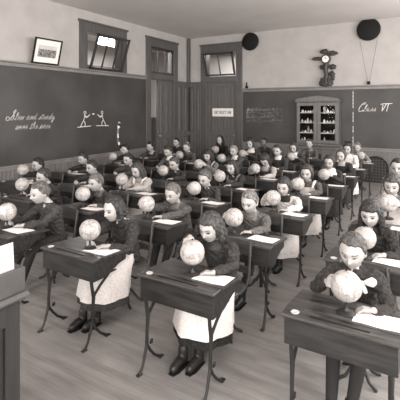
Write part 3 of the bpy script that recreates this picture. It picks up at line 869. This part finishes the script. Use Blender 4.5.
def child(row_y, hx, hz, spec, globe=None, near=2, seed=0):
    """hx, hz: head centre; spec: look and pose. Local frame: x as world, y measured from the desk's front edge."""
    R_ = random.Random(seed)
    vox = (.0115, .0075, .0048)[near]
    girl = spec.get('girl', False)
    root = empty('person', (hx, row_y + .70, 0)); oy = -.70
    yaw, pitch, roll = [math.radians(a) for a in spec.get('look', (0, 15, 0))]; yaw *= .22; pitch *= .85
    hy = spec.get('hy', .52)
    Hc = Vector((0, hy + oy, hz))
    # neck and spine
    hip = Vector((0, .72 + oy, .455)); sh_z = hz - .165; shc = Vector((spec.get('lean', 0), min(hy + .085, .69) + oy, sh_z))
    waist = hip.lerp(shc, .35) + Vector((0, .02, 0)); chest = hip.lerp(shc, .72) + Vector((0, .012, 0))
    SW = .138
    nb = shc + Vector((0, .01, .03))
    Rm = Matrix.Rotation(-yaw, 3, 'Z') @ Matrix.Rotation(math.pi, 3, 'Z') @ Matrix.Rotation(-pitch, 3, 'X') @ Matrix.Rotation(roll, 3, 'Y')
    body = MB()
    HS = 1.07; Rm = Rm * HS
    hp = head_surface(HD); body.add([tuple(Rm @ Vector(p) + Hc) for p in hp], HF)
    for sx in (-1, 1): body.ball(Rm @ Vector((sx * .073, -.008, -.012)) + Hc, (.008, .018, .028), 10, 8, R=Rm)
    nk = Rm @ Vector((0, -.03, -.055)) + Hc
    body.tube([nb, nb.lerp(nk, .5), nk], [.042, .036, .040], 12)
    body.tube([hip, waist, chest, shc], [.075, .07, .075, .06], 12)
    shl = {}; hands = {}
    dz = lambda y: lidz(max(0, min(.425, y)))
    G_ = Vector((globe[0] - hx, globe[1] - .70, globe[2])) if globe else None
    pose = spec.get('pose', 'hold')
    for sx in (-1, 1):
        S = shc + Vector((sx * SW, .005, -.022)); shl[sx] = S
        if pose == 'hold' and G_ is not None:
            if sx < 0: wr = G_ + Vector((-.118, .045, -.015)); fw = Vector((.28, -.85, .35)); pm = Vector((1, -.1, -.1))
            else: wr = Vector((G_.x + .135, .27 + oy, dz(.27) + .030)); fw = Vector((-.95, -.25, .0)); pm = Vector((-.1, -.1, -1))
        elif pose == 'top' and G_ is not None:
            if sx < 0: wr = G_ + Vector((-.075, .085, .075)); fw = Vector((.15, -.95, -.05)); pm = Vector((.35, -.1, -1))
            else: wr = Vector((G_.x + .14, .25 + oy, dz(.25) + .030)); fw = Vector((-.95, -.3, .0)); pm = Vector((0, -.1, -1))
        elif pose == 'both' and G_ is not None:
            wr = G_ + Vector((sx * .098, .075, -.02)); fw = Vector((-sx * .15, -.85, .35)); pm = Vector((-sx, -.2, 0))
        elif pose == 'base' and G_ is not None:
            wr = Vector((G_.x + (-.10 if sx < 0 else .13), .28 + oy, dz(.28) + .030)); fw = Vector((-sx * .8, -.55, .0)); pm = Vector((0, 0, -1))
        else:
            x_ = -.10 if sx < 0 else .11
            wr = Vector((x_, .27 + oy, dz(.27) + .030)); fw = Vector((-sx * .75, -.6, 0)); pm = Vector((0, 0, -1))
        pole = Vector((sx * .75, .35, -.75))
        E_, wr = ik(S, wr, .225, .205, pole)
        mz = dz(E_.y - oy) + .045
        if E_.y - oy < .44 and E_.z < mz: E_.z = mz
        hands[sx] = (E_, wr)
        body.tube([S, S.lerp(E_, .5), E_, E_.lerp(wr, .45), wr], [.036, .034, .030, .028, .018], 10)
        th = fw.cross(pm); side = 1 if th.dot(Vector((-sx, 0, 0))) + th.dot(Vector((0, 0, .6))) > 0 else -1
        hand(body, wr, fw, pm, side, curl=.42 if pm.z < -.5 else .5)
    feet = {}
    for sx in (-1, 1):
        hj = hip + Vector((sx * .06, -.02, -.01)); kn = Vector((sx * (.085), .37 + oy, .445)); an = Vector((sx * .05 + spec.get('foot', -.02), .235 + oy + sx * .03, .085))
        feet[sx] = (hj, kn, an)
        body.tube([hj, kn], [.055, .040], 10); body.tube([kn, kn.lerp(an, .35), an], [.036, .034, .022], 10)
        body.tube([an + Vector((0, 0, -.04)), an + Vector((0, -.10, -.055))], [.024, .020], 8)
    Ri = (Rm * (1 / HS)).transposed() * (1 / HS)
    A = np.array([list(r_) for r_ in Ri]); hc = np.array(Hc)
    closed = spec.get('closed', False)
    def paint(c):
        q = (c - hc) @ A.T
        x, y, z = q[:, 0], q[:, 1], q[:, 2]
        out = np.zeros(len(q))
        f_ = (y > .045) & (np.abs(x) < .07) & (np.abs(z) < .12)
        eh = .0035 if closed else (.0072 if near == 2 else .0095); ew = .0125 if near == 2 else .0155
        for s_ in (-1, 1):
            out[f_ & (((x - s_ * .030) / ew) ** 2 + ((z + .004) / eh) ** 2 < 1)] = 1
            out[f_ & (np.abs(x - s_ * .031) < .0165) & (np.abs(z - .018 + ((x - s_ * .031) ** 2) * 9) < .0032)] = 2
        out[f_ & ((x / .019) ** 2 + ((z + .064) / .0045) ** 2 < 1)] = 3
        return out
    sk = spec.get('skin', M_skin)
    union('body', body, vox, [sk, M_eye, M_brow, M_lip], root, 2 if near else 1, paint=paint, seed=seed)
    # hair
    x, y, z = HD[:, 0], HD[:, 1], HD[:, 2]
    if girl:
        bang = spec.get('bang', .42)
        line = np.where(y > .55, bang + .1 * (y - .8) + (0 if bang < .5 else 0), np.where(y > .25, bang - (.55 - y) / .3 * (bang + .7), -.75))
    else:
        hl = spec.get('hl', .60)
        line = np.where(y > 0, np.where(y > .45, hl, hl * np.clip(y / .45, 0, 1) ** 1.5) * .95 - .12 * (1 - np.clip(y, 0, 1)), .75 * y - .12)
        line = line + .10 * x * spec.get('part', 1) * (y > 0)
    msk = np.clip((z - line) / .14, 0, 1); msk = msk * msk * (3 - 2 * msk)
    thick = spec.get('thick', .013 if girl else .009)
    az = np.arctan2(x, y + .2)
    off = msk * (thick + .012) - .012 + .0028 * msk * np.sin(az * 11 + 5 * z + seed) * (1 - z * z) ** .5 + .0022 * msk * np.sin(x * 31 * (1 if girl else 1.3) + 4 * y + seed * 2) 
    hm = MB(); hm.add([tuple(Rm @ Vector(p) + Hc) for p in head_surface(HD, off)], HF)
    if girl:
        T = lambda p: Rm @ Vector(p) + Hc
        ln = spec.get('long', .16)
        if ln > .05:
            for sx in (-1, 1):
                hm.tube([T((sx * .062, .005, .03)), T((sx * .078, -.005, -.03)), T((sx * .080, -.005, -.09)), T((sx * .07, .0, -ln))], [.02, .024, .026, .018], 9)
                hm.tube([T((sx * .055, -.05, .0)), T((sx * .065, -.055, -.07)), T((sx * .06, -.05, -ln - .01))], [.035, .038, .024], 9)
            hm.tube([T((0, -.07, 0)), T((0, -.075, -.08)), T((0, -.065, -ln - .02))], [.05, .05, .03], 9)
    union('hair', hm, max(vox, .0055), hairm(spec.get('hair', .05)), root, 1, .0024, .015, seed=seed)
    if spec.get('ribbon'):
        T = lambda p: Rm @ Vector(p) + Hc
        w = MB()
        for sx in (-1, 1): w.tube([T((0, -.02, .118)), T((sx * .03, -.02, .135)), T((sx * .055, -.02, .128))], [.008, .017, .012], 8, ell=((0, 1, 0), .5))
        build('hair_bow', w, cloth(spec['ribbon']), root, True)
    # top garment: torso and both sleeves in one skin
    tp = MB(); tv = spec.get('top', .05)
    def ring(c, rx, ry): return (c.x, c.y, c.z, rx, ry)
    tp.loft([ring(hip + Vector((0, 0, -.045)), .125, .085), ring(hip + Vector((0, 0, .02)), .13, .09), ring(waist, .125, .085), ring(chest, .135, .095), ring(chest.lerp(shc, .6), .135, .085), ring(shc + Vector((0, 0, -.005)), .11, .065), ring(shc + Vector((0, 0, .028)), .062, .052), ring(nb + Vector((0, -.005, .018)), .050, .047)], 24)
    for sx in (-1, 1):
        E_, wr = hands[sx]; S = shl[sx]; puff = spec.get('puff', 0)
        tp.tube([shc + Vector((sx * .07, .005, -.01)), S, S.lerp(E_, .35)], [.052, .056 + puff, .050 + puff], 12)
        tp.tube([S, S.lerp(E_, .5), E_], [.052 + puff, .047 + puff * .6, .041], 12)
        cuff = E_.lerp(wr, .93)
        tp.tube([E_ - (wr - E_).normalized() * .012, E_, E_.lerp(wr, .5), cuff], [.034, .040, .038, .029], 12, flat=True)
    union('jacket' if not girl else 'blouse', tp, max(vox, .0065), cloth(tv), root, 2, spec.get('fold', .0055), .024, seed=seed)
    # collar
    if 'collar' in spec:
        w = MB(); cc = nb + Vector((0, -.012, .012)); n = 20
        wide = spec.get('cw', 1.0); pts = []
        v = []; f = []
        for i in range(n):
            a = 2 * math.pi * i / n; c_, s_ = math.cos(a), math.sin(a)
            for rr, zz in ((.047, .012), (.053, .014), (.074 * wide, -.018 - .02 * wide), (.066 * wide, -.030 - .02 * wide)):
                v.append((cc.x + c_ * rr * 1.12, cc.y + s_ * rr - (.012 * wide if s_ < 0 and rr > .06 else 0), cc.z + zz - (.02 * wide if s_ < 0 and rr > .06 else 0)))
        for i in range(n):
            j = (i + 1) % n
            for k_ in range(4): f.append((i * 4 + k_, i * 4 + (k_ + 1) % 4, j * 4 + (k_ + 1) % 4, j * 4 + k_))
        w.add(v, f); build('collar', w, cloth(spec['collar']), root, True, angle=70)
    if 'bow' in spec:
        w = MB(); c = nb + Vector((spec.get('bowx', 0), -.085 , -.03 - spec.get('bowx', 0) * .6))
        for sx in (-1, 1):
            w.tube([c, c + Vector((sx * .028, -.01, .010)), c + Vector((sx * .055, 0, .014))], [.006, .020, .031], 9, ell=((0, 1, 0), .30))
            w.tube([c, c + Vector((sx * .018, -.008, -.05))], [.008, .014], 8, ell=((0, 1, 0), .4))
        w.ball(c, .012, 10, 6); build('neck_bow', w, cloth(spec['bow']), root, True)
    if spec.get('buttons'):
        for i in range(3):
            p = chest + Vector((0, -.098, .05 - i * .05)); build('button', MB().ball(p, .008, 8, 6), M_white, root, True)
    # lower garment
    lv = spec.get('low', .035)
    if girl:
        hemz = .19
        prof = [(.50, .58, .135, .14), (.485, .50, .165, .215), (.45, .47, .185, .245), (.38, .435, .20, .24), (.30, .415, .212, .232), (hemz, .405, .222, .23)]
        def skirt(grow, hz_, fshift=0):
            rs = []
            n = 32; v = []; f = []
            zs = [(z_, cy, rx, ry) for z_, cy, rx, ry in prof if z_ > hz_] + [(hz_, .405, .222, .23)]
            for li, (z_, cy, rx, ry) in enumerate(zs):
                fl = max(0, (.48 - z_)) / .25
                for k_ in range(n):
                    a = 2 * math.pi * k_ / n; wv = 1 + .05 * fl * math.sin(a * 7 + seed) + .02 * fl * math.sin(a * 13)
                    v.append(((rx + grow) * math.cos(a) * wv, cy + oy + fshift + (ry + grow) * math.sin(a) * wv, z_ + grow))
            m_ = len(zs)
            for i in range(m_ - 1):
                for k_ in range(n): f.append((i * n + k_, i * n + (k_ + 1) % n, (i + 1) * n + (k_ + 1) % n, (i + 1) * n + k_))
            f.append(tuple(range(n - 1, -1, -1))); f.append(tuple((m_ - 1) * n + k_ for k_ in range(n)))
            return MB().add(v, f)
        build('skirt', skirt(0, hemz - (.03 if spec.get('apron') else 0)), cloth(lv), root, True, angle=75)
        if spec.get('apron'):
            build('apron', skirt(.008, hemz + .03, -.004), cloth(spec['apron']), root, True, angle=75)
    else:
        for sx in (-1, 1): pass
        w = MB()
        for sx in (-1, 1):
            hj, kn, an = feet[sx]; w.tube([hj + Vector((0, .04, 0)), hj.lerp(kn, .5), kn, kn.lerp(an, .22)], [.075, .066, .054, .047], 12)
        w.ball(hip + Vector((0, .0, 0)), (.125, .095, .06), 16, 10)
        union('knee_breeches', w, max(vox, .009), cloth(lv), root, 1, .002, .03, seed=seed)
    if spec.get('pinafore'):
        # bib panel over the chest with shoulder straps
        w = MB(); n = 7; v = []; f = []
        lv_ = [(hip + Vector((0, 0, .03)), .142, .103), (waist, .135, .098), (chest, .142, .107), (chest.lerp(shc, .55), .12, .102)]
        for (c, rx, ry) in lv_:
            for k_ in range(n):
                a = math.radians(205 + 130 * k_ / (n - 1))
                v.append((c.x + rx * math.cos(a), c.y + ry * math.sin(a), c.z)); 
        off_ = len(v)
        for (c, rx, ry) in lv_:
            for k_ in range(n):
                a = math.radians(205 + 130 * k_ / (n - 1))
                v.append((c.x + (rx + .008) * math.cos(a), c.y + (ry + .008) * math.sin(a), c.z))
        for i in range(3):
            for k_ in range(n - 1):
                q = (i * n + k_, i * n + k_ + 1, (i + 1) * n + k_ + 1, (i + 1) * n + k_); f.append(q); f.append(tuple(off_ + j for j in reversed(q)))
        ed = [k_ for k_ in range(n)] + [i * n + n - 1 for i in range(1, 4)] + [3 * n + k_ for k_ in range(n - 2, -1, -1)] + [i * n for i in range(2, 0, -1)]
        for a, b in zip(ed, ed[1:] + ed[:1]): f.append((a, b, b + off_, a + off_))
        w.add(v, f)
        for sx in (-1, 1):
            a0 = chest.lerp(shc, .5) + Vector((sx * .075, -.10, 0)); w.tube([a0, shc + Vector((sx * .09, -.052, .02)), shc + Vector((sx * .09, .01, .045)), shc + Vector((sx * .08, .075, -.03))], [.018, .02, .02, .016], 8, ell=((0, .5, 1), .45))
        build('pinafore_bib', w, cloth(spec['pinafore']), root, True, angle=70)
    if near >= 0:
        for sx in (-1, 1):
            hj, kn, an = feet[sx]
            build('stocking', MB().tube([kn + Vector((0, 0, -.02)), kn.lerp(an, .35), an + Vector((0, 0, -.015))], [.045, .044, .031], 12), M_stock, root, True)
            w = MB()
            w.tube([an + Vector((0, .012, .03)), an + Vector((0, .01, -.03))], [.038, .038], 12)
            w.tube([an + Vector((0, .015, -.045)), an + Vector((0, -.05, -.040)), an + Vector((0, -.115, -.052))], [.036, .036, .030], 12, ell=((1, 0, 0), .95))
            w.v = [(a, b, max(c, .006)) for a, b, c in w.v]
            s_ = union('shoe', w, .008, M_shoe, root, 1)
            w = MB().prism([(-.034, -.0), (.034, 0), (.034, .06), (-.034, .06)][0:0] or [(an.x - .034, an.y + .045), (an.x + .034, an.y + .045), (an.x + .038, an.y - .09), (an.x + .02, an.y - .145), (an.x - .02, an.y - .145), (an.x - .038, an.y - .09)], 2, 0, .010)
            build('sole', w, M_black, s_)
    return root

ROWY = [2.24, 3.22, 4.20, 5.18, 6.16, 7.14, 8.12, 9.10]
COLN = {-2: 'first', -1: 'second', 0: 'third', 1: 'fourth', 2: 'fifth', 3: 'sixth'}
ROWN = ['front', 'second', 'third', 'fourth', 'fifth', 'sixth', 'seventh', 'last']
# (column, row, row_y or None, head dx, head z, globe (dx, z) or None, paper/sheen sheet, short name, label, look)
KIDS = [
 (-2,3,3.88,-.02,.92,(.03,.88),1,'dark-haired boy by the wainscot','dark-haired boy in dark jacket nearest the wainscot, looking aside past a raised globe',dict(look=(35,5,0),top=.035,hair=.025,pose='hold')),
 (-2,4,4.88,-.02,.92,None,1,'boy in profile by the wainscot','boy in dark jacket with arms folded on desk beside the wainscot, face in profile',dict(look=(45,15,0),top=.035,hair=.03)),
 (-2,5,None,-.10,.97,(-.16,.80),1,'boy under the chalk strip','dark-haired boy below the dotted chalk strip, head turned behind a small globe',dict(look=(20,5,0),top=.03,hair=.02)),
 (-2,6,None,-.18,.95,None,0,'boy by the door jamb','dark-haired boy sitting upright beside the jamb of the open doorway',dict(look=(10,5,0),top=.05,hair=.02,collar=.3)),
 (-2,7,None,-.09,.99,None,0,'boy before the corner panelling','boy in dark suit in front of the shut door leaf, head turned in profile',dict(look=(-30,5,0),top=.03,hair=.02)),
 (-1,2,None,-.10,.91,(-.12,.775),0,'boy behind the cut-off desk','dark-haired boy, both forearms forward on desk, head tilted behind a globe',dict(look=(25,10,-10),top=.04,hair=.045,pose='base')),
 (-1,3,None,-.15,.91,None,1,'boy with side-parted hair','boy with side-parted hair turned in profile behind the fair boy',dict(look=(40,10,0),top=.035,hair=.03)),
 (-1,4,None,-.23,.93,None,0,'dark boy beside the white-bibbed girl','dark-haired boy in dark jacket close beside the girl in the white bib',dict(look=(10,15,0),top=.05,hair=.025)),
 (-1,5,None,-.02,1.0,None,0,'boy resting chin on hand','boy with pale sleeve bending over his desk beneath the door knob',dict(look=(15,25,0),top=.07,hair=.03,collar=.6)),
 (-1,6,None,-.20,.99,(-.18,.81),1,'boy with cropped hair','boy with cropped fair hair beside small globe before the back corner panelling',dict(look=(10,10,0),top=.06,hair=.10)),
 (-1,8,8.6,-.12,1.05,(-.07,.83),0,'long-haired girl at the notice','dark long-haired girl sitting tallest under the white door notice',dict(girl=True,look=(-5,5,0),top=.02,hair=.015,bang=.7,low=.03)),
 (0,1,None,.05,.985,(-.03,.80),1,'brown jacketed boy at the cabinet','short-haired boy facing sideways to his globe, at the desk nearest the drawing rack',dict(look=(45,12,0),top=.045,hair=.11,pose='base',lean=.03)),
 (0,2,None,-.13,.92,(-.02,.78),1,'fair boy with neat parting','fair short-haired boy in grey jacket, head turned in profile over a globe',dict(look=(42,12,0),top=.05,hair=.13,pose='hold',collar=.08)),
 (0,3,None,-.26,.94,(-.28,.775),1,'girl in white bib','girl in white bib and pale blouse looking down beside her globe',dict(girl=True,look=(15,22,0),top=.30,puff=.012,hair=.05,pinafore=.6,apron=.55,low=.3,bang=.55,ribbon=.03,pose='base')),
 (0,4,None,-.26,.92,(-.26,.775),0,'boy at the long dark desk','boy in dark jacket looking down at a globe held on its thin stem',dict(look=(25,15,0),top=.04,hair=.06,pose='hold')),
 (0,5,None,-.15,.97,(-.16,.78),0,'girl with straight fringe','girl with straight dark fringe and patterned blouse behind the fair boy with globe',dict(girl=True,look=(5,12,0),top=.10,hair=.03,bang=.30,pinafore=.3,fold=.006,pose='both')),
 (0,6,None,-.08,.97,(-.20,.80),0,'boy with bright fair hair','boy with very pale hair, face bleached by light, beside a globe',dict(look=(25,10,0),top=.06,hair=.25,collar=.5)),
 (0,7,None,-.13,1.04,(-.18,.79),0,'girl in white scarf','girl in white scarf over dark dress hugging a globe before the lettered blackboard',dict(girl=True,look=(5,8,0),top=.04,hair=.05,bang=.6,long=.0,collar=.6,cw=1.5,pose='both',ribbon=.03)),
 (0,8,None,-.19,1.0,None,0,'dark-skinned boy at the back','dark-skinned boy with close-cropped hair in the last row below the handwriting',dict(look=(0,5,0),top=.035,hair=.012,skin=M_skin2,hl=.7,thick=.005)),
 (1,1,None,.03,.95,(.06,.815),1,'dark-haired girl in long white apron','dark-haired girl in dark blouse and long white apron, one hand beside her globe',dict(girl=True,look=(28,12,0),top=.035,hair=.03,bang=.62,long=.06,apron=.62,low=.05,bow=.02,pose='base',lean=.02,puff=.008)),
 (1,2,None,.01,.91,(-.11,.775),1,'boy in belted grey jacket','fair short-haired boy in grey jacket watching a globe, one hand at its foot',dict(look=(25,18,0),top=.065,hair=.12,pose='hold',collar=.10)),
 (1,3,None,-.14,.92,(-.11,.79),1,'tousle-haired boy','boy with tousled hair looking down at the globe before him on a dark desk',dict(look=(22,18,0),top=.045,hair=.09,pose='hold',thick=.014)),
 (1,4,None,-.22,.94,(-.26,.775),1,'girl with wavy dark hair','girl with wavy dark hair and dark dress, one hand on top of her globe',dict(girl=True,look=(18,12,0),top=.035,hair=.03,bang=.5,long=.12,pose='top',puff=.008,pinafore=.12)),
 (1,5,None,-.05,.965,(-.10,.79),1,'pupil bowed over the globe','dark-haired pupil bowed low with pale sleeves wrapped around a globe',dict(girl=True,look=(20,50,0),top=.30,hair=.03,bang=.45,long=.0,pose='hold',pinafore=.05,low=.03)),
 (1,6,None,-.18,1.03,None,1,'boy with pale face','boy in dark jacket with pale lit face behind the bowed pupil',dict(look=(15,8,0),top=.04,hair=.04,collar=.5)),
 (1,7,None,-.16,1.0,(-.11,.80),0,'girl hugging a globe','girl in dark dress with both bare hands around a globe left of the glazed case',dict(girl=True,look=(0,12,0),top=.05,hair=.05,bang=.6,long=.03,pose='both',collar=.6,apron=.5)),
 (1,8,None,-.09,1.02,None,0,'boy under the glazed case','boy with button-fronted jacket seated upright directly under the glazed case',dict(look=(5,0,0),top=.07,hair=.05,buttons=True,collar=.12)),
 (2,1,None,.0,.945,(.02,.835),1,'fringed girl in white pinafore skirt','girl with bobbed hair and fringe, dark blouse and long white apron, hand on her globe',dict(girl=True,look=(30,20,0),top=.035,hair=.05,bang=.40,long=.11,apron=.66,low=.025,pose='top',puff=.010,hy=.50,collar=.05)),
 (2,2,None,-.11,.93,(-.13,.80),1,'fair boy in tweed','fair-haired boy in grey tweed jacket looking down past a globe on his desk',dict(look=(15,18,0),top=.08,hair=.16,pose='hold',collar=.12)),
 (2,3,None,-.09,.92,(-.11,.775),1,'child in white blouse with dark collar','child with cropped fringe, white blouse and dark collar holding a globe',dict(girl=True,look=(8,10,0),top=.50,hair=.035,bang=.45,long=.0,collar=.03,pose='hold',apron=.6,low=.55)),
 (2,4,None,-.09,.95,(-.12,.775),1,'child in white bib with dark sleeves','curly-haired child in white bib and dark sleeves hugging a globe',dict(girl=True,look=(5,8,0),top=.07,hair=.05,bang=.55,long=.0,pinafore=.6,apron=.55,low=.5,pose='hold',thick=.018)),
 (2,5,None,.0,1.0,(-.01,.83),1,'girl in wide lace collar','girl with wide white lace collar peering over the globe on her narrow desk',dict(girl=True,look=(20,15,0),top=.035,hair=.04,bang=.6,long=.02,collar=.62,cw=1.7,pose='both')),
 (2,6,None,-.02,1.0,None,1,'girl with drawn-back hair','girl with hair drawn back, dark dress, seated before the girl in white',dict(girl=True,look=(20,8,0),top=.03,hair=.07,bang=.7,long=.0,collar=.3)),
 (2,7,None,-.09,1.04,None,1,'girl dressed in white','girl dressed all in white with dark hair bow, near the chalk seam',dict(girl=True,look=(20,8,0),top=.55,hair=.04,bang=.55,long=.04,ribbon=.02,apron=.6,low=.55)),
 (2,8,None,-.07,.99,(.06,.83),1,'last child by the aisle','pale-haired child in the last row by the open aisle, half hidden by a globe',dict(look=(10,10,0),top=.2,hair=.16,pose='hold')),
 (3,1,None,-.01,.955,(.01,.865),1,'boy with white neck bow','boy with short hair and white neck bow, eyes lowered, both hands on his globe',dict(look=(12,18,0),top=.035,hair=.07,bow=.7,bowx=.06,pose='hold',closed=True,hy=.50)),
 (3,2,None,-.04,.965,(-.04,.81),1,'long-haired girl behind the bow-tied boy','girl with long dark hair and fringe seated behind the boy with the neck bow',dict(girl=True,look=(15,15,0),top=.03,hair=.03,bang=.32,long=.17,pose='base')),
 (3,3,None,.04,1.06,(.03,.93),1,'girl in pale pinafore at the frame edge','girl with fringe and pale pinafore at the frame edge, hugging a large pale globe',dict(girl=True,look=(15,15,0),top=.12,hair=.05,bang=.40,long=.05,pinafore=.5,apron=.5,pose='both')),
 (3,4,None,.01,1.12,None,1,'dark-haired child beside the grille','dark-haired child cut by the frame edge, beyond the pale-pinafored girl',dict(look=(15,5,0),top=.10,hair=.03)),
]
def run_kids():
    for i, (c, r, ry, dx, hz, gl, has_sheet, short, label, spec) in enumerate(KIDS):
        Y0 = ry or ROWY[r - 1]; X0 = -1.86 + 1.07 * (c - 2) + .31
        where = '%s row, %s column from the picture' % (ROWN[r - 1], COLN[c])
        inst(desk0, (X0, Y0, 0), (0, 0, 0), 'dark wooden desk of the %s' % short, 'desk', 'iron-legged school desks in rows')
        inst(chair0, (X0 + dx * .6, Y0 + .70, 0), (0, 0, 0), 'slatted school chair under the %s' % short, 'chair', 'pedestal school chairs in rows')
        near = 2 if (r <= 2 and c >= 0) or (c == 3 and r == 3) else (1 if r <= 4 else 0)
        g = None
        if gl:
            gx = X0 + gl[0]; gy = .20; gz = gl[1]
            base = max(lidz(gy) + .0012, gz - .160)
            if gz - .16 < lidz(gy) + .03: base = lidz(gy) + .001; 
            g = (gx, gy, base + .16)
            o = inst(globe0, (gx, Y0 + gy, base), (math.radians(0), 0, i * 1.3), 'pale printed globe before the %s' % short, 'globe', 'small desk globes on stands')
            o.children[0].rotation_euler = (0, 0, 0)
        if has_sheet:  # real paper on near desks; added on far ones for pale top sheen
            px = X0 + .155 + .01 * math.sin(i * 2.1); py = .215 + .008 * math.sin(i)
            if g and abs(px - g[0]) < .17: px = min(g[0] + .19, X0 + .18)
            inst(paper_sheen0, (px, Y0 + py, lidz(py) + .0015), (-math.atan(.085), 0, math.radians(4 * math.sin(i * 1.7))), 'white sheet (paper near, added sheen far) of the %s' % short, 'paper', 'sheets of paper on desks')
        p = child(Y0, X0 + dx, hz, spec, g, near, i)
        tag(p, label, 'person', 'pupils at their desks')
run_kids()
